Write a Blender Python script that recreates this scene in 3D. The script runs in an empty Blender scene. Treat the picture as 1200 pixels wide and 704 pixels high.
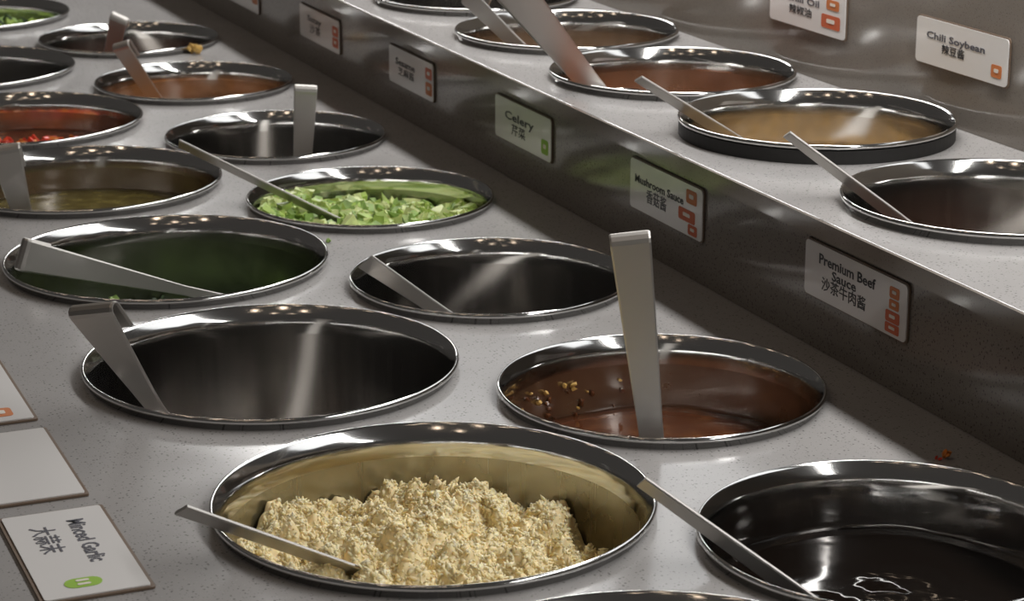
import bpy, bmesh, math, random
import numpy as np
from mathutils import Vector, Matrix, noise

random.seed(7)
rng = np.random.default_rng(11)
scene = bpy.context.scene
COL = scene.collection

# ---------------------------------------------------------------- camera
Z0 = 0.85                      # height of the lower worktop
U = 0.12                       # radius of a small pot rim (m)
CAMZ = Z0 + 4.475 * U
FPX = 2650.0                   # focal length in pixels of the 1200x704 frame
PITCH = math.atan2(789.0, FPX)
FX, FY = 0.3863009, 0.92237282  # horizontal heading of the camera (x: across the counter, y: along it)
FWD = Vector((FX * math.cos(PITCH), FY * math.cos(PITCH), -math.sin(PITCH)))
RIGHT = Vector((FY, -FX, 0.0))
UPV = RIGHT.cross(FWD)
CAM = Vector((0, 0, CAMZ))
cd = bpy.data.cameras.new('camera')
cd.sensor_width = 36.0
cd.lens = 36.0 * FPX / 1200.0
cd.clip_start = 0.05
cd.dof.use_dof = True
cd.dof.focus_distance = 1.62
cd.dof.aperture_fstop = 22.0
cam = bpy.data.objects.new('camera', cd)
COL.objects.link(cam)
cam.matrix_world = Matrix.Translation(CAM) @ Matrix((RIGHT, UPV, -FWD)).transposed().to_4x4()
scene.camera = cam

# ---------------------------------------------------------------- world, lamps, exposure
w = bpy.data.worlds.new('world')
scene.world = w
w.use_nodes = True
w.node_tree.nodes['Background'].inputs[0].default_value = (1.0, 0.93, 0.87, 1)
w.node_tree.nodes['Background'].inputs[1].default_value = 0.05
scene.view_settings.view_transform = 'Standard'
scene.view_settings.look = 'None'
scene.view_settings.gamma = 1.0
scene.view_settings.use_curve_mapping = False
scene.view_settings.exposure = 0.0


def area(name, loc, sx, sy, power, col, rot=(0, 0, 0)):
    l = bpy.data.lights.new(name, 'AREA')
    l.shape = 'RECTANGLE'
    l.size = sx
    l.size_y = sy
    l.energy = power
    l.color = col
    o = bpy.data.objects.new(name, l)
    COL.objects.link(o)
    o.location = loc
    o.rotation_euler = rot
    return o


# tube lamp of the serving canopy, above the raised shelf
area('canopy_tube_lamp', (1.01, 2.1, Z0 + 0.71), 0.08, 5.2, 29.0, (1.0, 0.985, 0.965))
# row of ceiling panels over the far side of the counter
area('ceiling_panel_row', (2.8, 2.8, 2.75), 1.3, 7.5, 46.0, (0.97, 0.985, 1.0))
# small warm downlights in the ceiling along the aisle
for xs_ in (-0.75, -0.2, 0.35):
    for k in range(9):
        l = bpy.data.lights.new('ceiling_downlight', 'SPOT')
        l.energy = 0.9
        l.color = (1.0, 0.78, 0.58)
        l.shadow_soft_size = 0.05
        l.spot_size = math.radians(120)
        l.spot_blend = 0.6
        o = bpy.data.objects.new('ceiling_downlight', l)
        COL.objects.link(o)
        o.location = (xs_, -0.3 + 0.62 * k + (0.31 if xs_ > 0 else 0), 2.75)


# ---------------------------------------------------------------- pixel helpers (1200x704 frame)
def ray(u, v):
    return RIGHT * ((u - 600) / FPX) + UPV * ((352 - v) / FPX) + FWD


def at_z(u, v, z):
    """point seen at pixel u, v at height z above the lower worktop"""
    d = ray(u, v)
    return CAM + d * ((Z0 + z - CAM.z) / d.z)


def at_x(u, v, x):
    d = ray(u, v)
    return CAM + d * (x / d.x)


# ---------------------------------------------------------------- materials
def new_mat(name):
    m = bpy.data.materials.new(name)
    m.use_nodes = True
    nt = m.node_tree
    b = nt.nodes['Principled BSDF']
    return m, nt, b


def simple(name, col, rough=0.5, metal=0.0, coat=0.0, sss=0.0, noise_amt=0.0, noise_scale=60.0):
    m, nt, b = new_mat(name)
    b.inputs['Base Color'].default_value = (*col, 1)
    b.inputs['Roughness'].default_value = rough
    b.inputs['Metallic'].default_value = metal
    b.inputs['Coat Weight'].default_value = coat
    if sss:
        b.inputs['Subsurface Weight'].default_value = sss
        b.inputs['Subsurface Radius'].default_value = (0.006, 0.004, 0.002)
        b.inputs['Subsurface Scale'].default_value = 0.5
    if noise_amt:
        tc = nt.nodes.new('ShaderNodeTexCoord')
        n = nt.nodes.new('ShaderNodeTexNoise')
        n.inputs['Scale'].default_value = noise_scale
        n.inputs['Detail'].default_value = 5
        r = nt.nodes.new('ShaderNodeValToRGB')
        r.color_ramp.elements[0].position = 0.3
        r.color_ramp.elements[1].position = 0.7
        r.color_ramp.elements[0].color = (*[c * (1 - noise_amt) for c in col], 1)
        r.color_ramp.elements[1].color = (*[min(1, c * (1 + noise_amt)) for c in col], 1)
        nt.links.new(tc.outputs['Object'], n.inputs['Vector'])
        nt.links.new(n.outputs['Fac'], r.inputs['Fac'])
        nt.links.new(r.outputs['Color'], b.inputs['Base Color'])
    return m


def stone(name, base, rough):
    """grey quartz with fine dark and pale speckles"""
    m, nt, b = new_mat(name)
    tc = nt.nodes.new('ShaderNodeTexCoord')
    n1 = nt.nodes.new('ShaderNodeTexNoise')
    n1.inputs['Scale'].default_value = 9.0
    n1.inputs['Detail'].default_value = 6
    r1 = nt.nodes.new('ShaderNodeValToRGB')
    r1.color_ramp.elements[0].position = 0.3
    r1.color_ramp.elements[1].position = 0.72
    r1.color_ramp.elements[0].color = (*[c * 0.93 for c in base], 1)
    r1.color_ramp.elements[1].color = (*[c * 1.05 for c in base], 1)
    nt.links.new(tc.outputs['Object'], n1.inputs['Vector'])
    nt.links.new(n1.outputs['Fac'], r1.inputs['Fac'])
    cur = r1.outputs['Color']
    for sc, lo, hi, col in ((330.0, 0.18, 0.32, 0.45), (520.0, 0.16, 0.28, 0.55), (410.0, 0.10, 0.2, 1.25)):
        v = nt.nodes.new('ShaderNodeTexVoronoi')
        v.inputs['Scale'].default_value = sc
        nt.links.new(tc.outputs['Object'], v.inputs['Vector'])
        # only some of the cells carry a speckle
        sep = nt.nodes.new('ShaderNodeSeparateColor')
        nt.links.new(v.outputs['Color'], sep.inputs['Color'])
        lt = nt.nodes.new('ShaderNodeMath')
        lt.operation = 'LESS_THAN'
        lt.inputs[1].default_value = 0.34
        nt.links.new(sep.outputs['Red'], lt.inputs[0])
        rr = nt.nodes.new('ShaderNodeMapRange')
        rr.inputs['From Min'].default_value = lo
        rr.inputs['From Max'].default_value = hi
        rr.inputs['To Min'].default_value = 1.0
        rr.inputs['To Max'].default_value = 0.0
        nt.links.new(v.outputs['Distance'], rr.inputs['Value'])
        mu = nt.nodes.new('ShaderNodeMath')
        mu.operation = 'MULTIPLY'
        nt.links.new(lt.outputs[0], mu.inputs[0])
        nt.links.new(rr.outputs['Result'], mu.inputs[1])
        mx = nt.nodes.new('ShaderNodeMix')
        mx.data_type = 'RGBA'
        nt.links.new(mu.outputs[0], mx.inputs['Factor'])
        nt.links.new(cur, mx.inputs[6])
        mx.inputs[7].default_value = (*[min(0.9, c * col) for c in base], 1)
        cur = mx.outputs[2]
    nt.links.new(cur, b.inputs['Base Color'])
    b.inputs['Roughness'].default_value = rough
    b.inputs['Specular IOR Level'].default_value = 0.5
    # faint smears left by wiping
    n2 = nt.nodes.new('ShaderNodeTexNoise')
    n2.inputs['Scale'].default_value = 5.0
    n2.inputs['Detail'].default_value = 7
    n2.inputs['Distortion'].default_value = 1.2
    r2 = nt.nodes.new('ShaderNodeMapRange')
    r2.inputs['To Min'].default_value = rough * 0.6
    r2.inputs['To Max'].default_value = rough * 1.5
    nt.links.new(tc.outputs['Object'], n2.inputs['Vector'])
    nt.links.new(n2.outputs['Fac'], r2.inputs['Value'])
    nt.links.new(r2.outputs['Result'], b.inputs['Roughness'])
    return m


def steel(name, col=(0.60, 0.59, 0.57), rough=0.22, streak=0.0, film=None, film_amt=0.5, film_scale=30.0):
    """stainless steel; streak: brushed round the pot's axis; film: food residue on the wall"""
    m, nt, b = new_mat(name)
    b.inputs['Metallic'].default_value = 1.0
    b.inputs['Base Color'].default_value = (*col, 1)
    b.inputs['Roughness'].default_value = rough
    tc = nt.nodes.new('ShaderNodeTexCoord')
    if streak:
        mp = nt.nodes.new('ShaderNodeMapping')
        mp.inputs['Scale'].default_value = (40, 40, 0.6)
        n = nt.nodes.new('ShaderNodeTexNoise')
        n.inputs['Scale'].default_value = 3.0
        n.inputs['Detail'].default_value = 4
        r = nt.nodes.new('ShaderNodeMapRange')
        r.inputs['From Min'].default_value = 0.3
        r.inputs['From Max'].default_value = 0.7
        r.inputs['To Min'].default_value = rough * (1 - streak)
        r.inputs['To Max'].default_value = rough * (1 + streak)
        nt.links.new(tc.outputs['Object'], mp.inputs['Vector'])
        nt.links.new(mp.outputs['Vector'], n.inputs['Vector'])
        nt.links.new(n.outputs['Fac'], r.inputs['Value'])
        nt.links.new(r.outputs['Result'], b.inputs['Roughness'])
    if film:
        b2 = nt.nodes.new('ShaderNodeBsdfPrincipled')
        b2.inputs['Base Color'].default_value = (*film, 1)
        b2.inputs['Roughness'].default_value = 0.3
        n = nt.nodes.new('ShaderNodeTexNoise')
        n.inputs['Scale'].default_value = film_scale
        n.inputs['Detail'].default_value = 6
        r = nt.nodes.new('ShaderNodeMapRange')
        r.inputs['From Min'].default_value = 0.45
        r.inputs['From Max'].default_value = 0.68
        r.inputs['To Min'].default_value = film_amt * 0.45
        r.inputs['To Max'].default_value = film_amt
        mix = nt.nodes.new('ShaderNodeMixShader')
        out = nt.nodes['Material Output']
        nt.links.new(tc.outputs['Object'], n.inputs['Vector'])
        nt.links.new(n.outputs['Fac'], r.inputs['Value'])
        nt.links.new(r.outputs['Result'], mix.inputs['Fac'])
        nt.links.new(b.outputs[0], mix.inputs[1])
        nt.links.new(b2.outputs[0], mix.inputs[2])
        nt.links.new(mix.outputs[0], out.inputs['Surface'])
    return m


def liquid(name, col, rough=0.08, bump=0.0, scale=40.0, spots=None):
    m, nt, b = new_mat(name)
    b.inputs['Base Color'].default_value = (*col, 1)
    b.inputs['Roughness'].default_value = rough
    b.inputs['IOR'].default_value = 1.42
    tc = nt.nodes.new('ShaderNodeTexCoord')
    if bump:
        n = nt.nodes.new('ShaderNodeTexNoise')
        n.inputs['Scale'].default_value = scale
        n.inputs['Detail'].default_value = 3
        bp = nt.nodes.new('ShaderNodeBump')
        bp.inputs['Strength'].default_value = bump
        bp.inputs['Distance'].default_value = 0.004
        nt.links.new(tc.outputs['Object'], n.inputs['Vector'])
        nt.links.new(n.outputs['Fac'], bp.inputs['Height'])
        nt.links.new(bp.outputs['Normal'], b.inputs['Normal'])
    if spots:
        n = nt.nodes.new('ShaderNodeTexNoise')
        n.inputs['Scale'].default_value = scale * 1.6
        n.inputs['Detail'].default_value = 5
        r = nt.nodes.new('ShaderNodeValToRGB')
        r.color_ramp.elements[0].position = 0.45
        r.color_ramp.elements[1].position = 0.66
        r.color_ramp.elements[0].color = (*col, 1)
        r.color_ramp.elements[1].color = (*spots, 1)
        nt.links.new(tc.outputs['Object'], n.inputs['Vector'])
        nt.links.new(n.outputs['Fac'], r.inputs['Fac'])
        nt.links.new(r.outputs['Color'], b.inputs['Base Color'])
    return m


M = {}
M['stone'] = stone('speckled_quartz', (0.36, 0.348, 0.34), 0.16)
M['riser'] = stone('dark_quartz', (0.22, 0.195, 0.17), 0.12)
M['rim'] = steel('polished_steel', (0.66, 0.655, 0.64), 0.11)
M['wall'] = steel('brushed_steel', (0.52, 0.50, 0.48), 0.15, 0.12)
M['strap'] = steel('satin_steel', (0.46, 0.44, 0.415), 0.5)
M['gasket'] = simple('black_rubber', (0.012, 0.011, 0.010), 0.6)
M['card'] = simple('card_white', (0.78, 0.765, 0.75), 0.22, coat=0.4)
M['card_edge'] = simple('card_edge_brown', (0.16, 0.11, 0.075), 0.5)
M['ink'] = simple('ink_black', (0.03, 0.03, 0.035), 0.5)
M['ink_grey'] = simple('ink_grey', (0.10, 0.10, 0.12), 0.5)
M['ink_orange'] = simple('ink_orange', (0.62, 0.20, 0.06), 0.5)
M['ink_red'] = simple('ink_red_orange', (0.60, 0.13, 0.05), 0.5)
M['ink_green'] = simple('ink_green', (0.30, 0.52, 0.05), 0.5)
M['ink_pale'] = simple('ink_pale', (0.80, 0.74, 0.66), 0.5)
M['cabinet'] = simple('cabinet_dark', (0.06, 0.055, 0.05), 0.5, noise_amt=0.15, noise_scale=8)
M['floor'] = simple('floor_tile', (0.12, 0.11, 0.10), 0.4, noise_amt=0.2, noise_scale=5)
M['garlic'] = simple('minced_garlic', (0.85, 0.70, 0.40), 0.45, sss=0.35, noise_amt=0.16, noise_scale=130)
M['garlic_pale'] = simple('minced_garlic_pale', (0.90, 0.79, 0.51), 0.4, sss=0.35)
M['green'] = simple('celery_green', (0.30, 0.41, 0.09), 0.4, sss=0.15, noise_amt=0.35, noise_scale=90)
M['green_pale'] = simple('celery_pale', (0.52, 0.59, 0.25), 0.4, sss=0.15, noise_amt=0.2, noise_scale=90)
M['herb'] = simple('herb_green', (0.025, 0.048, 0.014), 0.5, noise_amt=0.4, noise_scale=90)
M['herb_light'] = simple('herb_light', (0.22, 0.34, 0.08), 0.5, noise_amt=0.3, noise_scale=90)
M['chili'] = simple('chili_red', (0.55, 0.045, 0.02), 0.3, noise_amt=0.4, noise_scale=90)
M['chili_orange'] = simple('chili_orange', (0.70, 0.22, 0.03), 0.3, noise_amt=0.3, noise_scale=90)
M['crumb'] = simple('yellow_crumb', (0.58, 0.36, 0.10), 0.45, noise_amt=0.3, noise_scale=90)
M['peanut'] = simple('fried_crumb', (0.40, 0.27, 0.13), 0.5, noise_amt=0.35, noise_scale=90)
M['soy'] = liquid('soy_sauce', (0.006, 0.004, 0.003), 0.03, 0.25, 16)
M['brown_sauce'] = liquid('brown_sauce', (0.085, 0.030, 0.014), 0.10, 0.15, 30, (0.13, 0.05, 0.02))
M['olive_sauce'] = liquid('olive_sauce', (0.085, 0.065, 0.018), 0.12, 0.25, 40, (0.15, 0.12, 0.035))
M['red_sauce'] = liquid('dark_red_sauce', (0.10, 0.026, 0.012), 0.12, 0.25, 40, (0.15, 0.05, 0.02))
M['orange_sauce'] = liquid('orange_sauce', (0.33, 0.12, 0.03), 0.3, 0.5, 60, (0.42, 0.18, 0.05))
M['tan_sauce'] = liquid('tan_sauce', (0.23, 0.15, 0.09), 0.25, 0.4, 50, (0.30, 0.2, 0.12))
M['dark_rust_sauce'] = liquid('dark_rust_sauce', (0.12, 0.055, 0.035), 0.2, 0.4, 50, (0.16, 0.08, 0.05))
M['rust_sauce'] = liquid('rust_sauce', (0.30, 0.10, 0.04), 0.2, 0.4, 50, (0.36, 0.14, 0.06))


# ---------------------------------------------------------------- object helpers
def mesh_obj(name, verts, faces, mat, parent=None, loc=None, smooth=False, mats=None, midx=None):
    me = bpy.data.meshes.new(name)
    me.from_pydata([tuple(v) for v in verts], [], faces)
    if mats:
        for mm in mats:
            me.materials.append(mm)
    else:
        me.materials.append(mat)
    if midx is not None:
        me.polygons.foreach_set('material_index', midx)
    if smooth:
        me.polygons.foreach_set('use_smooth', [True] * len(me.polygons))
    me.update()
    o = bpy.data.objects.new(name, me)
    COL.objects.link(o)
    if parent is not None:
        o.parent = parent
    if loc is not None:
        o.location = loc
    return o


def bm_obj(name, bm, mat, parent=None, loc=None, smooth=False):
    me = bpy.data.meshes.new(name)
    bmesh.ops.recalc_face_normals(bm, faces=bm.faces)
    bm.to_mesh(me)
    bm.free()
    me.materials.append(mat)
    if smooth:
        me.polygons.foreach_set('use_smooth', [True] * len(me.polygons))
    o = bpy.data.objects.new(name, me)
    COL.objects.link(o)
    if parent is not None:
        o.parent = parent
    if loc is not None:
        o.location = loc
    return o


def tag(o, label, cat, group=None, kind=None):
    o['label'] = label
    o['category'] = cat
    if group:
        o['group'] = group
    if kind:
        o['kind'] = kind
    return o


def empty(name, loc, rotz=0.0):
    o = bpy.data.objects.new(name, None)
    COL.objects.link(o)
    o.location = loc
    o.rotation_euler = (0, 0, rotz)
    o.empty_display_size = 0.03
    return o


def box_obj(name, x0, x1, y0, y1, z0, z1, mat, bevel=0.0, parent=None):
    bm = bmesh.new()
    bmesh.ops.create_cube(bm, size=1.0)
    for v in bm.verts:
        v.co = Vector((x0 + (v.co.x + .5) * (x1 - x0), y0 + (v.co.y + .5) * (y1 - y0), z0 + (v.co.z + .5) * (z1 - z0)))
    if bevel:
        bmesh.ops.bevel(bm, geom=bm.edges[:], offset=bevel, segments=2, affect='EDGES', profile=0.5)
    return bm_obj(name, bm, mat, parent)


def lathe(profile, seg=96, flip=False):
    verts, faces = [], []
    for (r, z) in profile:
        for k in range(seg):
            a = 2 * math.pi * k / seg
            verts.append((r * math.cos(a), r * math.sin(a), z))
    for i in range(len(profile) - 1):
        for k in range(seg):
            k2 = (k + 1) % seg
            f = (i * seg + k, i * seg + k2, (i + 1) * seg + k2, (i + 1) * seg + k)
            faces.append(f[::-1] if flip else f)
    return verts, faces


def slab_with_holes(name, x0, x1, y0, y1, ztop, thick, holes, mat):
    """worktop slab with round cut-outs (2D filled curve turned into a mesh)"""
    cu = bpy.data.curves.new(name, 'CURVE')
    cu.dimensions = '2D'
    cu.fill_mode = 'BOTH'
    cu.extrude = thick / 2 - 0.0006
    cu.bevel_depth = 0.0006
    cu.bevel_resolution = 1

    def poly(pts):
        s = cu.splines.new('POLY')
        s.points.add(len(pts) - 1)
        for p, (x, y) in zip(s.points, pts):
            p.co = (x, y, 0, 1)
        s.use_cyclic_u = True
    poly([(x0, y0), (x1, y0), (x1, y1), (x0, y1)])
    for (hx, hy, hr) in holes:
        poly([(hx + hr * math.cos(2 * math.pi * k / 96), hy + hr * math.sin(2 * math.pi * k / 96)) for k in range(96)])
    co = bpy.data.objects.new(name + '_tmp', cu)
    COL.objects.link(co)
    bpy.context.view_layer.update()
    me = bpy.data.meshes.new_from_object(co.evaluated_get(bpy.context.evaluated_depsgraph_get()))
    bpy.data.objects.remove(co)
    bpy.data.curves.remove(cu)
    me.name = name
    me.materials.clear()
    me.materials.append(mat)
    me.polygons.foreach_set('use_smooth', [False] * len(me.polygons))
    o = bpy.data.objects.new(name, me)
    COL.objects.link(o)
    o.location = (0, 0, ztop - thick / 2)
    return o


# ---------------------------------------------------------------- layout (offsets across, stations along, in units U)
H_UP = 0.97 * U                 # raised shelf above the lower worktop
X_RISER = 7.20 * U
X_EDGE = 6.99 * U               # front edge of the raised shelf
X_BACK = 9.235 * U
Y_A, Y_B = 0.35, 5.2
LIP = 0.014

L_POTS = [(3.98, 7.84), (3.929, 10.451), (3.83, 13.061), (3.835, 15.697), (3.785, 18.394), (3.755, 21.029), (3.716, 23.833), (4.40, 27.3)]
R_POTS = [(5.945, 6.50), (5.924, 9.129), (5.872, 11.67), (5.825, 14.306), (5.815, 16.854), (5.793, 19.387), (5.772, 22.149), (5.755, 24.871)]
U_POTS = [(8.20, 11.61), (8.20, 13.90), (8.20, 16.21), (8.20, 18.32), (8.20, 20.5)]
RL, RR = 1.18 * U, 1.0 * U
HOLE = 0.965

lower_holes = [(a * U, s * U, RL * HOLE) for a, s in L_POTS] + [(a * U, s * U, RR * HOLE) for a, s in R_POTS]
upper_holes = [(a * U, s * U, RR * HOLE) for a, s in U_POTS]
X_LEFT = 0.16

fl = box_obj('floor', -2.5, 3.0, -2.0, 7.0, -0.05, 0.0, M['floor'])
fl['kind'] = 'structure'
o = slab_with_holes('lower_worktop', X_LEFT, X_RISER + 0.0044, Y_A, Y_B, Z0, 0.03, lower_holes, M['stone'])
tag(o, 'lower grey speckled stone worktop with two rows of round pot openings', 'worktop')
o = box_obj('riser_panel', X_RISER, X_RISER + 0.005, Y_A, Y_B, Z0 + 0.0003, Z0 + H_UP - LIP - 0.0003, M['riser'])
tag(o, 'dark glossy stone riser between the lower worktop and the raised shelf', 'panel')
o = slab_with_holes('raised_worktop', X_EDGE, X_BACK + 0.012, Y_A, Y_B, Z0 + H_UP, LIP, upper_holes, M['stone'])
tag(o, 'raised pale grey stone shelf with one row of pot openings', 'worktop')
e_ = box_obj('edge_shade_strip', X_EDGE - 0.0035, X_EDGE - 0.0008, Y_A, Y_B, -LIP / 2 + 0.0002, LIP / 2 - 0.0003, M['riser'], parent=o)  # added strip in riser stone; its dark colour partly stands in for the lip's shade
e_['label'] = 'dark stone front edge, partly shade put into its colour'
o = box_obj('back_panel', X_BACK, X_BACK + 0.012, Y_A, Y_B, Z0 + H_UP + 0.0003, Z0 + H_UP + 0.15, M['riser'])
tag(o, 'dark glossy stone panel rising behind the raised shelf', 'panel')

# carcass below the worktops (outside the photograph): open box so that the pots hang free
cab = empty('counter_cabinet', ((X_LEFT + X_BACK) / 2, (Y_A + Y_B) / 2, 0))
tag(cab, 'dark cabinet carcass that carries the stone worktops', 'cabinet')


def cab_box(name, *a):
    b = box_obj(name, *a, M['cabinet'])
    b.parent = cab
    b.matrix_parent_inverse = Matrix.Translation(-cab.location)
    return b


cab_box('front_panel', X_LEFT + .02, X_LEFT + .04, Y_A, Y_B, 0, Z0 - .031)
cab_box('rear_panel', X_BACK + .04, X_BACK + .06, Y_A, Y_B, 0, Z0 + H_UP - .016)
cab_box('end_panel', X_LEFT + .04, X_BACK + .04, Y_A, Y_A + .02, 0, Z0 - .031)
cab_box('end_panel', X_LEFT + .04, X_BACK + .04, Y_B - .02, Y_B, 0, Z0 - .031)


# ---------------------------------------------------------------- pots
def pot_profiles(r, upper=False):
    q = 1.0
    rim = [(r * .950, 0.0002), (r * .974, 0.0002), (r * .968, 0.0046), (r * .990, 0.0050), (r, 0.0056), (r * 1.002, 0.0070), (r * .998, 0.0084), (r * .992, 0.0092),
           (r * .985, 0.0090), (r * .978, 0.0076), (r * .968 * q ** .3, 0.0055), (r * .957 * q ** .5, 0.0030), (r * .947 * q ** .8, 0.0004), (r * .941 * q, -0.0024),
           (r * .937 * q, -0.0070), (r * .935 * q, -0.014)]
    wall = [(r * .935 * q, -0.0135), (r * .928 * q, -0.045), (r * .92 * q, -0.08), (r * .91 * q, -0.12), (r * .90 * q, -0.175), (r * .89 * q, -0.188), (r * .865 * q, -0.197),
            (r * .80 * q, -0.2), (r * .4, -0.2), (0.001, -0.2)]
    return rim, wall


POT_MESH = {}


def make_pot(a, s, r, zt, label, cat='pot', wall_mat='wall', group=None, lift=0.0):
    root = empty('round_pot', (a * U, s * U, Z0 + zt + lift))
    tag(root, label, cat, group)
    key = (round(r, 4), wall_mat, zt > 0)
    if key not in POT_MESH:
        rp, wp = pot_profiles(r, zt > 0)
        v, f = lathe(rp, flip=True)
        ro = mesh_obj('rim', v, f, M['rim'], root, smooth=True)
        v, f = lathe(wp, flip=True)
        wo = mesh_obj('wall', v, f, M[wall_mat], root, smooth=True)
        POT_MESH[key] = (ro.data, wo.data)
    else:
        for nm, me in zip(('rim', 'wall'), POT_MESH[key]):
            c = bpy.data.objects.new(nm, me)
            COL.objects.link(c)
            c.parent = root
    return root


M['wall_garlic'] = steel('steel_garlic_film', (0.46, 0.44, 0.38), 0.26, 0.08, (0.34, 0.28, 0.14), 0.5, 22)
M['wall_brown'] = steel('steel_brown_film', (0.44, 0.41, 0.38), 0.2, 0.1, (0.13, 0.07, 0.035), 0.55, 28)
M['wall_green'] = steel('steel_herb_film', (0.42, 0.42, 0.38), 0.24, 0.08, (0.035, 0.045, 0.015), 0.55, 28)

lower = 'set into the lower worktop'
P = {}
spec = [
    ('L0', 0, 'wall', 'wide steel pot beside the minced garlic pot, opposite the wide empty pot'),
    ('L1', 1, 'wall_garlic', 'wide steel pot filled with pale minced garlic'),
    ('L2', 2, 'wall', 'wide empty steel pot between the minced garlic pot and the chopped herb pot'),
    ('L3', 3, 'wall_green', 'wide steel pot with a little dark green chopped herb deep inside'),
    ('L4', 4, 'wall_brown', 'wide steel pot holding dark olive sauce'),
    ('L5', 5, 'wall_brown', 'wide steel pot holding dark red sauce with red chili bits'),
    ('L6', 6, 'wall', 'wide dark empty steel pot beyond the red chili sauce pot'),
    ('L7', 7, 'wall_green', 'wide steel pot with yellowish green pickles at the row end'),
]
for key, i, wm, lab in spec:
    P[key] = make_pot(*L_POTS[i], RL, 0, lab, wall_mat=wm, group='wide pots in the lower worktop')
spec = [
    ('R1', 1, 'wall', 'round steel pot filled with black soy sauce'),
    ('R2', 2, 'wall_brown', 'round steel pot of brown sauce with an upright flat-handled ladle'),
    ('R3', 3, 'wall', 'round empty steel pot between the brown sauce pot and the chopped celery pot'),
    ('R4', 4, 'wall_green', 'round steel pot filled with bright green chopped celery'),
    ('R5', 5, 'wall', 'round empty steel pot with an upright flat ladle handle, beyond the chopped celery'),
    ('R6', 6, 'wall_brown', 'round steel pot holding thick orange brown sauce'),
    ('R7', 7, 'wall', 'round dark steel pot beyond the orange brown sauce pot'),
]
for key, i, wm, lab in spec:
    P[key] = make_pot(*R_POTS[i], RR, 0, lab, wall_mat=wm, group='small pots in the lower worktop')
spec = [
    ('U1', 0, 'wall', 'steel pot with a brown smeared wall on the raised shelf, beside the chili soybean card'),
    ('U2', 1, 'wall', 'steel pot standing proud on a black ring with golden crumbs inside'),
    ('U3', 2, 'wall_brown', 'steel pot of rust red sauce on the raised shelf'),
    ('U4', 3, 'wall_brown', 'steel pot of tan brown sauce on the raised shelf'),
    ('U5', 4, 'wall', 'steel pot at the far end of the raised shelf'),
]
for key, i, wm, lab in spec:
    P[key] = make_pot(*U_POTS[i], RR, H_UP, lab, wall_mat=wm, group='pots in the raised shelf', lift=0.0075 if key == 'U2' else 0.0)
v, f = lathe([(RR * .968, -0.0073), (RR * .992, -0.0073), (RR * .992, 0.004), (RR * .975, 0.004)], flip=True)
o = mesh_obj('rubber_ring', v, f, M['gasket'], P['U2'], smooth=False)
o['label'] = 'black rubber ring under the rim'


# ---------------------------------------------------------------- contents
F2 = Vector((FX, FY))
R2 = Vector((FY, -FX))


def sauce(key, depth, mat, label, r, cat='sauce', wave=0.002, tilt=(0, 0)):
    """opaque liquid filling the pot: a slightly wavy top surface with a skirt down the wall"""
    Ri = r * (0.924)
    n, seg = 14, 72
    verts, faces = [(0, 0, 0)], []
    for i in range(1, n + 1):
        for k in range(seg):
            a = 2 * math.pi * k / seg
            rr = Ri * i / n
            x, y = rr * math.cos(a), rr * math.sin(a)
            z = wave * noise.noise(Vector((x * 22, y * 22, hash_key(key)))) + (0.0015 * max(0, (i / n - .9) * 10) if i == n else 0)
            z += tilt[0] * (x * F2.x + y * F2.y) + tilt[1] * (x * R2.x + y * R2.y)
            verts.append((x, y, z))
    for k in range(seg):
        faces.append((0, 1 + k, 1 + (k + 1) % seg))
    for i in range(n - 1):
        for k in range(seg):
            k2 = (k + 1) % seg
            faces.append((1 + i * seg + k, 1 + (i + 1) * seg + k, 1 + (i + 1) * seg + k2, 1 + i * seg + k2))
    base = len(verts)
    for k in range(seg):
        a = 2 * math.pi * k / seg
        verts.append((Ri * .97 * math.cos(a), Ri * .97 * math.sin(a), -0.03))
    for k in range(seg):
        k2 = (k + 1) % seg
        faces.append((1 + (n - 1) * seg + k, base + k, base + k2, 1 + (n - 1) * seg + k2))
    p = P[key].location
    o = mesh_obj(label_to_name(label), verts, faces, M[mat], loc=(p.x, p.y, p.z - depth), smooth=True)
    return tag(o, label, cat, kind='stuff')


def hash_key(k):
    return sum(ord(c) * (i + 3) for i, c in enumerate(k)) * 0.37


SAUCE_NAME = {'soy sauce': 'soy_sauce', 'orange': 'orange_sauce', 'olive': 'olive_sauce', 'rust': 'rust_sauce', 'tan': 'tan_sauce',
              'red': 'red_sauce', 'brown': 'brown_sauce'}


def label_to_name(lab):
    for k, n in SAUCE_NAME.items():
        if k in lab:
            return n
    return 'sauce'


ICO_V, ICO_F = None, None


def ico():
    global ICO_V, ICO_F
    if ICO_V is None:
        bm = bmesh.new()
        bmesh.ops.create_icosphere(bm, subdivisions=1, radius=1.0)
        bm.verts.ensure_lookup_table()
        ICO_V = np.array([v.co[:] for v in bm.verts])
        ICO_F = np.array([[v.index for v in f.verts] for f in bm.faces])
        bm.free()
    return ICO_V, ICO_F


def rand_rots(n):
    q = rng.normal(size=(n, 4))
    q /= np.linalg.norm(q, axis=1)[:, None]
    a, b, c, d = q.T
    return np.stack([np.stack([1 - 2 * (c * c + d * d), 2 * (b * c - a * d), 2 * (b * d + a * c)], 1),
                     np.stack([2 * (b * c + a * d), 1 - 2 * (b * b + d * d), 2 * (c * d - a * b)], 1),
                     np.stack([2 * (b * d - a * c), 2 * (c * d + a * b), 1 - 2 * (b * b + c * c)], 1)], 1)


CUBE_V = np.array([(x, y, z) for x in (-1, 1) for y in (-1, 1) for z in (-1, 1)], float)
CUBE_F = np.array([(0, 1, 3, 2), (4, 6, 7, 5), (0, 4, 5, 1), (2, 3, 7, 6), (0, 2, 6, 4), (1, 5, 7, 3)])


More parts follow.
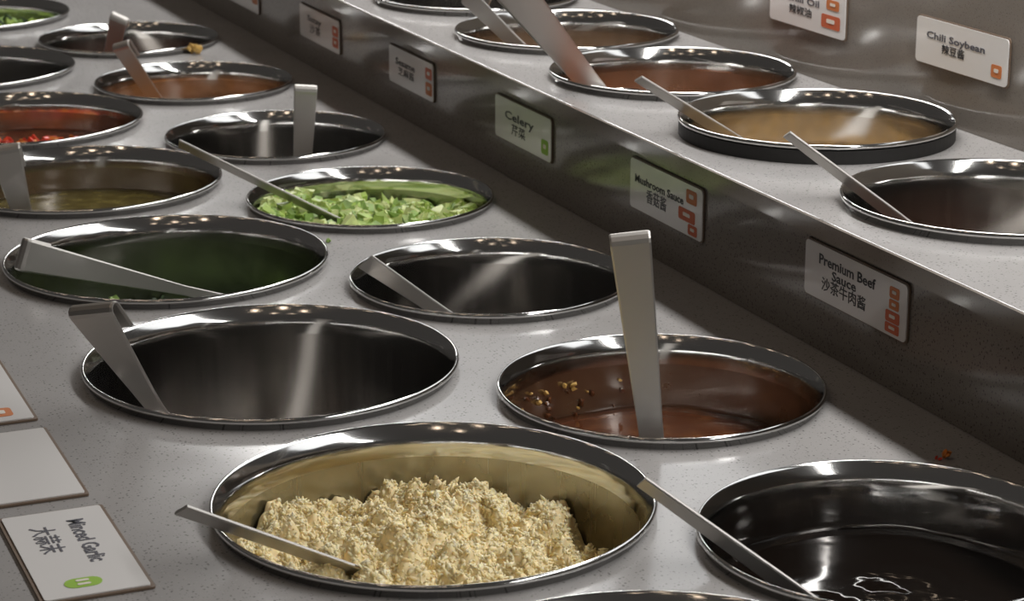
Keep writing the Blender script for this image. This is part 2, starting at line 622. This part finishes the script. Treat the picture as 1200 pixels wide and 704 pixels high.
def bits_mesh(points, size, shape='ico', flat=(1, 1, 1), nmat=2):
    """points: Nx3, size: N. irregular bits joined into vertex/face/material lists"""
    n = len(points)
    bv, bf = ico() if shape == 'ico' else (CUBE_V, CUBE_F)
    jit = 1 + 0.28 * rng.normal(size=(n, len(bv), 1)).clip(-1.3, 1.3)
    sc = np.array(flat)[None, :] * (0.7 + 0.6 * rng.random((n, 3)))
    v = bv[None] * jit * sc[:, None, :] * np.asarray(size)[:, None, None]
    v = np.einsum('nij,nkj->nki', rand_rots(n), v) + np.asarray(points)[:, None, :]
    faces = (bf[None] + (np.arange(n) * len(bv))[:, None, None]).reshape(-1, bf.shape[1])
    mi = np.repeat(rng.integers(0, nmat, n), len(bf))
    return v.reshape(-1, 3), faces, mi


def heap(key, r, hfun, label, cat, name, mats, nbits, size, shape='ico', flat=(1, 1, 1), base_mat=0, grid=110, rough_amp=0.0, smooth_bits=False):
    """loose food: an uneven body mesh with many small bits on its surface, one object"""
    Ri = r * (0.917)
    xs = np.linspace(-Ri, Ri, grid)
    idx = -np.ones((grid, grid), int)
    verts, faces = [], []
    for i, x in enumerate(xs):
        for j, y in enumerate(xs):
            rr = math.hypot(x, y)
            if rr > Ri * 1.02:
                continue
            if rr > Ri * .995:
                x2, y2 = x * Ri * .995 / rr, y * Ri * .995 / rr
            else:
                x2, y2 = x, y
            idx[i, j] = len(verts)
            z = hfun(x2, y2)
            if rough_amp:
                z += rough_amp * noise.noise(Vector((x2 * 260, y2 * 260, 3.3)))
            verts.append((x2, y2, z))
    for i in range(grid - 1):
        for j in range(grid - 1):
            q = (idx[i, j], idx[i + 1, j], idx[i + 1, j + 1], idx[i, j + 1])
            if min(q) >= 0:
                faces.append(q)
    nb = len(faces)
    a = rng.random(nbits) * 2 * math.pi
    rad = np.sqrt(rng.random(nbits)) * Ri * .965
    px, py = rad * np.cos(a), rad * np.sin(a)
    sz = size[0] + (size[1] - size[0]) * rng.random(nbits) ** 1.6
    pz = np.array([hfun(x, y) for x, y in zip(px, py)]) + sz * 0.45 * rng.random(nbits)
    bv, bf, mi = bits_mesh(np.stack([px, py, pz], 1), sz, shape, flat, len(mats))
    off = len(verts)
    allv = verts + [tuple(p) for p in bv]
    allf = faces + [tuple(int(q) + off for q in f) for f in bf]
    p = P[key].location
    o = mesh_obj(name, allv, allf, None, loc=p, mats=[M[m] for m in mats], midx=[base_mat] * nb + [int(m) for m in mi])
    sm = [True] * nb + [smooth_bits] * len(bf)
    o.data.polygons.foreach_set('use_smooth', sm)
    return tag(o, label, cat, kind='stuff')


def fq(x, y):
    return x * F2.x + y * F2.y, x * R2.x + y * R2.y     # away from / right of the camera


def h_garlic(x, y):
    p, q = fq(x, y)
    z = -0.034 - 0.08 * p - 0.10 * max(0.0, q - 0.02) - 0.9 * max(0.0, q - .075) * 0.5
    n1 = noise.noise(Vector((x * 26 + 4, y * 26, 1.7)))
    n2 = noise.noise(Vector((x * 60, y * 60, 5.1)))
    n3 = noise.noise(Vector((x * 150, y * 150, 2.2)))
    z += 0.027 * abs(n1) + 0.020 * abs(n2) + 0.005 * n3 - 0.005
    z += 0.012 * math.exp(-((q + 0.02) ** 2 + (p - 0.02) ** 2) / 0.003)
    return z


heap('L1', RL, h_garlic, 'pale yellow minced garlic heaped in the wide pot', 'garlic', 'minced_garlic',
     ['garlic', 'garlic_pale', 'garlic'], 15000, (0.0007, 0.0021), flat=(1.7, .8, .6), grid=150, rough_amp=0.001, smooth_bits=True)


def h_celery(x, y):
    p, q = fq(x, y)
    return -0.022 - 0.06 * p + 0.014 * noise.noise(Vector((x * 34, y * 34, 8.7))) + 0.014 * max(0, -q / .1)


heap('R4', RR, h_celery, 'bright green chopped celery heaped in the round pot', 'celery', 'chopped_celery',
     ['green', 'green_pale', 'green', 'green_pale', 'herb_light'], 1100, (0.0028, 0.0060), shape='cube', flat=(1.1, 1, .75), grid=70, base_mat=4)


def h_herb(x, y):
    p, q = fq(x, y)
    return -0.076 + 0.012 * noise.noise(Vector((x * 30, y * 30, 4.7)))


heap('L3', RL, h_herb, 'dark green chopped herbs low in the wide pot', 'herbs', 'chopped_herb',
     ['herb', 'herb', 'herb_light'], 1400, (0.0018, 0.0045), shape='cube', flat=(1.3, .8, .25), grid=70)


def h_pick(x, y):
    return -0.026 + 0.010 * noise.noise(Vector((x * 30, y * 30, 14.7)))


heap('L7', RL, h_pick, 'yellowish green chopped pickles in the wide pot at the row end', 'pickles', 'chopped_pickle',
     ['herb_light', 'green', 'herb'], 700, (0.003, 0.007), shape='cube', flat=(1.2, .8, .5), grid=50)


def h_crumb(x, y):
    p, q = fq(x, y)
    return -0.052 + 0.008 * noise.noise(Vector((x * 34, y * 34, 6.1))) + 0.10 * max(0, q - 0.0) * 0.4


heap('U2', RR, h_crumb, 'golden fried crumbs in the pot on the raised shelf', 'crumbs', 'fried_crumb',
     ['peanut', 'crumb', 'peanut'], 900, (0.002, 0.0045), grid=60)

sauce('R1', 0.038, 'soy', 'glossy black soy sauce in the round pot', RR)
sauce('R2', 0.050, 'brown_sauce', 'thin brown sauce around the upright ladle', RR)
sauce('L4', 0.038, 'olive_sauce', 'dark olive sauce in the wide pot', RL)
sauce('L5', 0.036, 'red_sauce', 'dark red oily sauce in the wide pot', RL)
sauce('R6', 0.036, 'orange_sauce', 'thick orange brown sauce in the round pot', RR, wave=0.006, tilt=(0, 0.04))
sauce('R7', 0.060, 'red_sauce', 'dark red sauce in the far round pot', RR)
sauce('U1', 0.105, 'dark_rust_sauce', 'low rust sauce beside the chili soybean card', RR)
sauce('U3', 0.048, 'rust_sauce', 'rust red sauce on the raised shelf', RR, wave=0.004)
sauce('U4', 0.045, 'tan_sauce', 'tan brown sauce on the raised shelf', RR, wave=0.004)

# red chili bits floating on the dark red sauce: 'stuff', heaped against the near side
pl = P['L5'].location
pts = []
for k in range(420):
    p_, q_ = random.gauss(0.018, 0.022), random.uniform(-0.11, 0.055)
    x, y = F2.x * p_ + R2.x * q_, F2.y * p_ + R2.y * q_
    if math.hypot(x, y) < RL * .86:
        pts.append((x, y, -0.036 + 0.004 * random.random()))
bv, bf, mi = bits_mesh(np.array(pts), 0.0022 + 0.0035 * rng.random(len(pts)), 'cube', (1.2, .8, .4), 3)
o = mesh_obj('chili_bits', bv, [tuple(int(q) for q in f) for f in bf], None, loc=pl, mats=[M['chili'], M['chili_orange'], M['chili']], midx=[int(m) for m in mi])
tag(o, 'chopped red chili floating on the dark red sauce', 'chili', kind='stuff')


# orange droplets dried on the wall of the brown sauce pot
pts = []
for k in range(46):
    az = math.radians(random.gauss(150, 22))
    zz = random.uniform(-0.055, -0.018)
    rr = RR * 0.925 - 0.0008
    c_, s_ = math.cos(az), math.sin(az)
    pts.append((rr * (R2.x * c_ + F2.x * s_), rr * (R2.y * c_ + F2.y * s_), zz))
bv, bf, mi = bits_mesh(np.array(pts), 0.0008 + 0.0018 * rng.random(len(pts)), 'ico', (1, 1, 1), 2)
o = mesh_obj('dried_droplets', bv, [tuple(int(q) for q in f) for f in bf], None, parent=P['R2'], mats=[M['crumb'], M['brown_sauce']], midx=[int(m) for m in mi])
o['kind'] = 'stuff'
o['label'] = 'orange droplets dried on the inner wall'


# ---------------------------------------------------------------- ladles
def strap_mesh(path, widths, wdirs, thick):
    verts, faces = [], []
    n = len(path)
    for i in range(n):
        t = (path[min(i + 1, n - 1)] - path[max(i - 1, 0)]).normalized()
        wv = wdirs[i] - t * wdirs[i].dot(t)
        wv.normalize()
        nv = t.cross(wv).normalized()
        h = widths[i] / 2
        c = thick / 2
        ring = [(-h, -c * .4), (-h * .9, -c), (h * .9, -c), (h, -c * .4), (h, c * .4), (h * .9, c), (-h * .9, c), (-h, c * .4)]
        for (a, b) in ring:
            verts.append(path[i] + wv * a + nv * b)
    for i in range(n - 1):
        for k in range(8):
            k2 = (k + 1) % 8
            faces.append((i * 8 + k, i * 8 + k2, (i + 1) * 8 + k2, (i + 1) * 8 + k))
    faces.append(tuple(range(7, -1, -1)))
    faces.append(tuple((n - 1) * 8 + k for k in range(8)))
    return verts, faces


def bowl_mesh(rad, depth, thick=0.0012, seg=28):
    prof = []
    for k in range(9):
        a = math.pi / 2 * k / 8
        prof.append((max(0.0004, rad * math.sin(a)), -depth * math.cos(a)))
    prof2 = [(max(0.0003, r - thick), z + thick) for r, z in prof][::-1]
    return lathe(prof + prof2, seg)


LADLE_GROUP = 'flat-handled steel ladles'


def make_ladle(label, key, r, tip, tz, mid, mz, w0, w1, twist=0.0, zend=-0.15, bend=0.0, hook=0.022, hookside=1, bowl=0.028, zoff=0.0, rlim=None, wdir=None):
    """tip / mid: pixels of the handle's upper end and of a lower point on it, tz / mz: their heights above the pot's worktop"""
    B = at_z(*tip, tz + zoff)
    A = at_z(*mid, mz + zoff)
    d = (A - B).normalized()
    c = P[key].location
    lim = (rlim or r * .9) - bowl - 0.006
    # run on from A down into the pot until the bowl would touch the wall or the floor
    E_ = A.copy()
    step = 0.002
    while E_.z > c.z + zend:
        nx = E_ + d * step
        if Vector((nx.x - c.x, nx.y - c.y)).length > lim and (nx - A).length > 0.02 and \
                Vector((nx.x - c.x, nx.y - c.y)).length > Vector((E_.x - c.x, E_.y - c.y)).length:
            break
        E_ = nx
        if (E_ - A).length > 0.3:
            break
    dist = (E_ - B).length
    tocam = (CAM - (A + B) / 2).normalized()
    wv = d.cross(tocam).normalized()
    wv = Matrix.Rotation(twist, 3, d) @ wv
    if wdir is not None:
        wv = (wdir - d * wdir.dot(d)).normalized()
    nv = d.cross(wv).normalized()
    if nv.dot(tocam) < 0:
        nv = -nv
    # gentle bow of the strap
    n = 18
    path, widths, wd = [], [], []
    # hook: half turn folded back behind the handle's end
    rad = 0.005 if hook > 0.012 else 0.0025
    if hook:
        for k in range(7):
            a = math.pi * (1 - k / 6)
            hp = B - nv * hookside * rad * (1 - math.cos(a)) - d * rad * math.sin(a)
            if k == 0:
                path.append(hp + d * hook)
                widths.append(w0 * .95)
                wd.append(wv)
            path.append(hp)
            widths.append(w0)
            wd.append(wv)
    for i in range(1 if hook else 0, n + 1):
        t = i / n
        path.append(B.lerp(E_, t) + nv * bend * math.sin(math.pi * t))
        widths.append(w0 + (w1 - w0) * min(1, t * dist / max(0.01, (A - B).length)))
        wd.append(wv)
    root = empty('ladle', E_)
    tag(root, label, 'ladle', LADLE_GROUP)
    v, f = strap_mesh([p - E_ for p in path], widths, wd, 0.0024)
    mesh_obj('handle', v, f, M['strap'], root, smooth=False)
    v, f = bowl_mesh(bowl, bowl * .8)
    b = mesh_obj('bowl', v, f, M['rim'], root, smooth=True)
    hd = Vector((c.x - E_.x, c.y - E_.y, 0))
    hd = hd.normalized() * min(bowl * .9, hd.length) if hd.length > 1e-4 else hd
    b.location = hd
    print('ladle %-4s B-A horiz F %.3f R %.3f  dz %.3f len %.3f  A rad %.3f  end rad %.3f z %.3f of r %.3f' % (
        key, (B - A).dot(Vector((FX, FY, 0))), (B - A).dot(RIGHT), B.z - A.z, (B - A).length,
        Vector((A.x - c.x, A.y - c.y)).length, Vector((E_.x - c.x, E_.y - c.y)).length, E_.z - c.z, r))
    return root


R_ = math.radians
make_ladle('upright steel ladle with a broad flat handle in the brown sauce pot', 'R2', RR, (739, 286), 0.145, (763, 507), 0.004, 0.0275, 0.017, zend=-0.15)
make_ladle('steel ladle with a broad hooked handle in the wide empty pot', 'L2', RL, (108, 371), 0.075, (178, 466), 0.003, 0.038, 0.017, wdir=RIGHT * .95 - Vector((FX, FY, 0)) * .3, bend=0.004)
make_ladle('steel ladle resting across the pot of chopped herbs', 'L3', RL, (32, 300), 0.022, (215, 340), -0.030, 0.028, 0.009, twist=R_(8), zend=-0.075)
make_ladle('steel ladle with a hooked handle in the olive sauce pot', 'L4', RL, (6, 180), 0.06, (24, 243), 0.003, 0.030, 0.020, twist=R_(10))
make_ladle('steel ladle with its thin handle edge over the minced garlic', 'L1', RL, (212, 597), 0.034, (415, 668), -0.020, 0.019, 0.017, twist=R_(70), zend=-0.06, hook=0.0)
make_ladle('steel ladle lying over the rim of the soy sauce pot', 'R1', RR, (752, 564), 0.05, (925, 688), -0.012, 0.014, 0.019, twist=R_(62), zend=-0.08, hook=0.0)
make_ladle('short steel ladle leaning in the round empty pot beside the brown sauce', 'R3', RR, (428, 306), 0.030, (505, 358), -0.012, 0.022, 0.016, twist=R_(48), zend=-0.13, hook=0.0)
make_ladle('long thin-looking steel ladle in the chopped celery', 'R4', RR, (210, 168), 0.058, (378, 250), -0.006, 0.016, 0.015, twist=R_(66), zend=-0.05, hook=0.0)
make_ladle('upright steel ladle in the empty pot beyond the chopped celery', 'R5', RR, (358, 110), 0.075, (355, 179), 0.003, 0.024, 0.020)
make_ladle('dark-looking steel ladle in the orange brown sauce', 'R6', RR, (143, 58), 0.060, (178, 110), 0.0, 0.022, 0.018, twist=R_(30), zend=-0.08)
make_ladle('small steel ladle in the far dark pot', 'R7', RR, (138, 26), 0.045, (132, 57), 0.0, 0.024, 0.020, twist=R_(15), zend=-0.08)
make_ladle('thin steel ladle lying over the rim of the pot beside the chili soybean card', 'U1', RR, (922, 157), 0.050, (1042, 248), -0.010, 0.012, 0.017, twist=R_(62), hook=0.0, zoff=H_UP, zend=-0.09)
make_ladle('steel ladle lying over the rim of the golden crumb pot', 'U2', RR, (748, 92), 0.050, (846, 154), 0.0, 0.012, 0.018, twist=R_(58), hook=0.0, zoff=H_UP, zend=-0.07)
make_ladle('steel ladle with a broad pale handle in the rust red sauce', 'U3', RR, (600, -14), 0.125, (688, 94), 0.0, 0.033, 0.022, zoff=H_UP, zend=-0.12)
make_ladle('steel ladle in the tan brown sauce', 'U4', RR, (548, -4), 0.040, (598, 45), 0.0, 0.024, 0.018, twist=R_(40), zoff=H_UP, zend=-0.10)


# ---------------------------------------------------------------- label cards
def text_mesh(body, size, mat, parent, loc, name='lettering', width=None, bold=0.0):
    cu = bpy.data.curves.new(name, 'FONT')
    cu.body = body
    cu.size = size
    cu.align_x = 'CENTER'
    cu.align_y = 'CENTER'
    cu.extrude = 0.0001
    cu.offset = bold * (0.35 if ord(body[0]) > 0x2e80 else 1)
    cu.resolution_u = 2
    co = bpy.data.objects.new('tmp', cu)
    COL.objects.link(co)
    bpy.context.view_layer.update()
    me = bpy.data.meshes.new_from_object(co.evaluated_get(bpy.context.evaluated_depsgraph_get()))
    bpy.data.objects.remove(co)
    bpy.data.curves.remove(cu)
    me.name = name
    if len(me.vertices) == 0:
        return None
    xs = [v.co.x for v in me.vertices]
    if width:
        k = width / (max(xs) - min(xs))
        for v in me.vertices:
            v.co.x *= k
    me.materials.clear()
    me.materials.append(mat)
    o = bpy.data.objects.new(name, me)
    COL.objects.link(o)
    o.parent = parent
    o.location = loc
    return o


def rounded_card(name, wd, ht, rad, th, mat, parent, z0=0.0):
    rad = min(rad, wd * .49, ht * .49)
    bm = bmesh.new()
    pts = []
    for cx, cy, a0 in ((wd / 2 - rad, ht / 2 - rad, 0), (-wd / 2 + rad, ht / 2 - rad, 90), (-wd / 2 + rad, -ht / 2 + rad, 180), (wd / 2 - rad, -ht / 2 + rad, 270)):
        for k in range(5):
            a = math.radians(a0 + 90 * k / 4)
            pts.append((cx + rad * math.cos(a), cy + rad * math.sin(a)))
    lo = [bm.verts.new((x, y, z0)) for x, y in pts]
    hi = [bm.verts.new((x, y, z0 + th)) for x, y in pts]
    bm.faces.new(hi)
    bm.faces.new(lo[::-1])
    n = len(pts)
    for k in range(n):
        bm.faces.new((lo[k], lo[(k + 1) % n], hi[(k + 1) % n], hi[k]))
    return bm_obj(name, bm, mat, parent)


def make_card(label, loc, mat3, wd, ht, lines, icons, rad=0.004, group='white label cards', edge=0.0012):
    """lines: (text, size, x, y, width, material); icons: (x, y, w, h, material, kind)"""
    root = empty('label_card', loc)
    root.matrix_world = Matrix.Translation(loc) @ mat3.to_4x4()
    tag(root, label, 'label', group)
    rounded_card('backing', wd + 2 * edge, ht + 2 * edge, rad, 0.0014, M['card_edge'], root, 0.0003)
    rounded_card('card', wd, ht, rad, 0.0008, M['card'], root, 0.0017)
    z = 0.0027
    for (t, size, x, y, width, mt) in lines:
        text_mesh(t, size, M[mt], root, (x, y, z), width=width, bold=size * 0.018)
    for (x, y, iw, ih, mt, kind) in icons:
        ic = rounded_card('icon', iw, ih, min(iw, ih) * (.48 if kind == 'pill' else .2), 0.0002, M[mt], root, z - 0.0001)
        ic.location = (x, y, 0)
        if kind == 'pill':
            # two pale marks on the green pill
            for sx in (-.2, .2):
                mk = rounded_card('icon_mark', iw * .2, ih * .36, ih * .1, 0.0002, M['ink_pale'], ic, z + 0.0002)
                mk.location = (sx * iw, 0, 0)
        else:
            mk = rounded_card('icon_mark', iw * .42, ih * .30, ih * .1, 0.0002, M['ink_pale'], ic, z + 0.0002)
            mk.location = (0, ih * .05, 0)
    return root


ROT_V = Matrix(((0, 0, -1), (-1, 0, 0), (0, 1, 0)))      # card on a panel facing -x: right = -y, up = z
ROT_H = Matrix(((0, 1, 0), (-1, 0, 0), (0, 0, 1)))       # card lying flat: right = -y, up = x


def riser_card(label, x, tl, br, lines, icons, **kw):
    a, b = at_x(*tl, x), at_x(*br, x)
    wd, ht = a.y - b.y, a.z - b.z
    print('card', label[:30], 'w %.3f h %.3f  z %.3f..%.3f' % (wd, ht, b.z - Z0, a.z - Z0))
    return make_card(label, Vector((x, (a.y + b.y) / 2, (a.z + b.z) / 2)), ROT_V, wd, ht,
                     [(t, s * ht, px * wd, py * ht, pw * wd, mt) for t, s, px, py, pw, mt in lines],
                     [(px * wd, py * ht, pw * wd, ph * ht, mt, kd) for px, py, pw, ph, mt, kd in icons], **kw)


XR = X_RISER - 0.0002
OR2 = [(.37, .27, .12, .26, 'ink_orange', 'sq'), (.37, -.02, .12, .26, 'ink_red', 'sq'), (.37, -.30, .12, .22, 'ink_red', 'sq')]
riser_card('white card lettered Premium Beef Sauce with orange icons', XR, (948, 278), (1064, 402),
           [('Premium Beef', .26, -.08, .24, .56, 'ink'), ('Sauce', .24, -.10, .03, .24, 'ink'), ('沙茶牛肉酱', .26, -.10, -.20, .44, 'ink')],
           [(.385, .27, .09, .20, 'ink_orange', 'sq'), (.385, .06, .09, .17, 'ink_orange', 'sq'), (.375, -.16, .13, .20, 'ink_red', 'sq'), (.375, -.36, .13, .17, 'ink_red', 'sq')])
riser_card('white card lettered Mushroom Sauce with red and orange icons', XR, (742, 183), (825, 284),
           [('Mushroom Sauce', .22, -.09, .12, .68, 'ink'), ('香菇酱', .30, -.12, -.15, .28, 'ink_grey')],
           [(.36, .27, .14, .27, 'ink_orange', 'sq'), (.30, -.12, .22, .24, 'ink_red', 'sq'), (.38, -.36, .12, .2, 'ink_red', 'sq')])
riser_card('white card lettered Celery with a green icon', XR, (583, 109), (648, 191),
           [('Celery', .27, -.06, .12, .52, 'ink'), ('芹菜', .28, -.07, -.18, .25, 'ink')],
           [(.40, -.20, .12, .34, 'ink_green', 'sq')])
riser_card('small white card lettered Sesame with orange icons', XR, (458, 51), (510, 120),
           [('Sesame', .26, -.12, .13, .44, 'ink'), ('芝麻酱', .24, -.10, -.12, .36, 'ink')],
           [(.41, .20, .14, .3, 'ink_red', 'sq'), (.41, -.20, .14, .34, 'ink_orange', 'sq')])
riser_card('small white card lettered Satay with red icons', XR, (353, 3), (400, 64),
           [('Satay', .26, -.12, .16, .36, 'ink'), ('沙茶', .30, -.10, -.16, .28, 'ink')],
           [(.41, .14, .14, .3, 'ink_red', 'sq'), (.41, -.20, .14, .3, 'ink_red', 'sq')])
riser_card('white label card on the riser next beyond the Satay card', XR, (262, -38), (305, 17),
           [('Vinegar', .26, -.12, .16, .4, 'ink'), ('醋', .30, -.10, -.16, .14, 'ink')], [(.41, 0, .14, .4, 'ink_orange', 'sq')])
XB = X_BACK - 0.0002
riser_card('white card lettered Chili Soybean on the back panel', XB, (1078, 17), (1182, 103),
           [('Chili Soybean', .21, -.06, .14, .64, 'ink_grey'), ('辣豆酱', .22, -.08, -.10, .25, 'ink')],
           [(.39, -.22, .11, .27, 'ink_orange', 'sq')])
riser_card('white card lettered Chili Oil on the back panel', XB, (906, -30), (992, 48),
           [('Chili Oil', .21, -.06, .12, .45, 'ink_grey'), ('辣椒油', .22, -.08, -.14, .30, 'ink')],
           [(.34, .20, .16, .22, 'ink_orange', 'sq'), (.32, -.18, .24, .30, 'ink_red', 'sq')])


def flat_card(label, tr, br, wd_x, lines, icons):
    """tr, br: far and near end pixels of the card's right-hand long edge"""
    a, b = at_z(*tr, 0.0), at_z(*br, 0.0)
    x = (a.x + b.x) / 2
    wd = a.y - b.y
    print('flat', label[:30], a - CAM, b - CAM, wd)
    return make_card(label, Vector((x - wd_x / 2, (a.y + b.y) / 2, Z0)), ROT_H, wd, wd_x,
                     [(t, s * wd_x, px * wd, py * wd_x, pw * wd, mt) for t, s, px, py, pw, mt in lines],
                     [(px * wd, py * wd_x, pw * wd, ph * wd_x, mt, kd) for px, py, pw, ph, mt, kd in icons],
                     group='label cards lying along the lower worktop', rad=0.002, edge=0.0024)


WC = 0.062
flat_card('white card lettered Minced Garlic lying flat on the worktop', (112, 596), (182, 688), WC,
          [('Minced Garlic', .24, -.10, .17, .52, 'ink_grey'), ('大蒜末', .27, -.16, -.20, .32, 'ink_grey')],
          [(.37, -.08, .10, .36, 'ink_green', 'pill')])
flat_card('blank white card next to the Minced Garlic card', (48, 505), (103, 580), WC, [], [])
flat_card('white card with orange icons beside the blank card', (-8, 421), (43, 492), WC,
          [('Chopped Chili', .24, -.10, .17, .52, 'ink_grey'), ('剁椒酱', .27, -.14, -.20, .32, 'ink_grey')],
          [(.38, .17, .12, .26, 'ink_orange', 'sq'), (.38, -.17, .12, .26, 'ink_orange', 'sq')])


# ---------------------------------------------------------------- spilled bits on the worktop
def spill(px, z, size, mat, label, n=5, name='food_crumb'):
    c = at_z(*px, z)
    pts = np.array([(random.gauss(0, size * .8), random.gauss(0, size * .8), size * .35) for _ in range(n)])
    bv, bf, mi = bits_mesh(pts, np.full(n, size), 'ico', (1, 1, .6), 1)
    bv[:, 2] -= bv[:, 2].min()
    o = mesh_obj(name, bv, [tuple(int(q) for q in f) for f in bf], M[mat], loc=c)
    return tag(o, label, 'crumb')


spill((232, 63), 0.0, 0.006, 'crumb', 'yellow blob of food spilled by the orange brown sauce pot', 7)
spill((1111, 537), 0.0, 0.0028, 'chili_orange', 'orange crumb on the worktop by the soy sauce pot', 4)
spill((1098, 538), 0.0, 0.0016, 'chili', 'tiny red crumb beside the orange crumb', 2)
spill((135, 354), 0.0, 0.0028, 'herb_light', 'pale green herb crumb between the herb pot and the wide empty pot', 4)
spill((384, 284), 0.0, 0.0024, 'herb_light', 'green herb crumb between the herb pot and the round empty pot', 3)
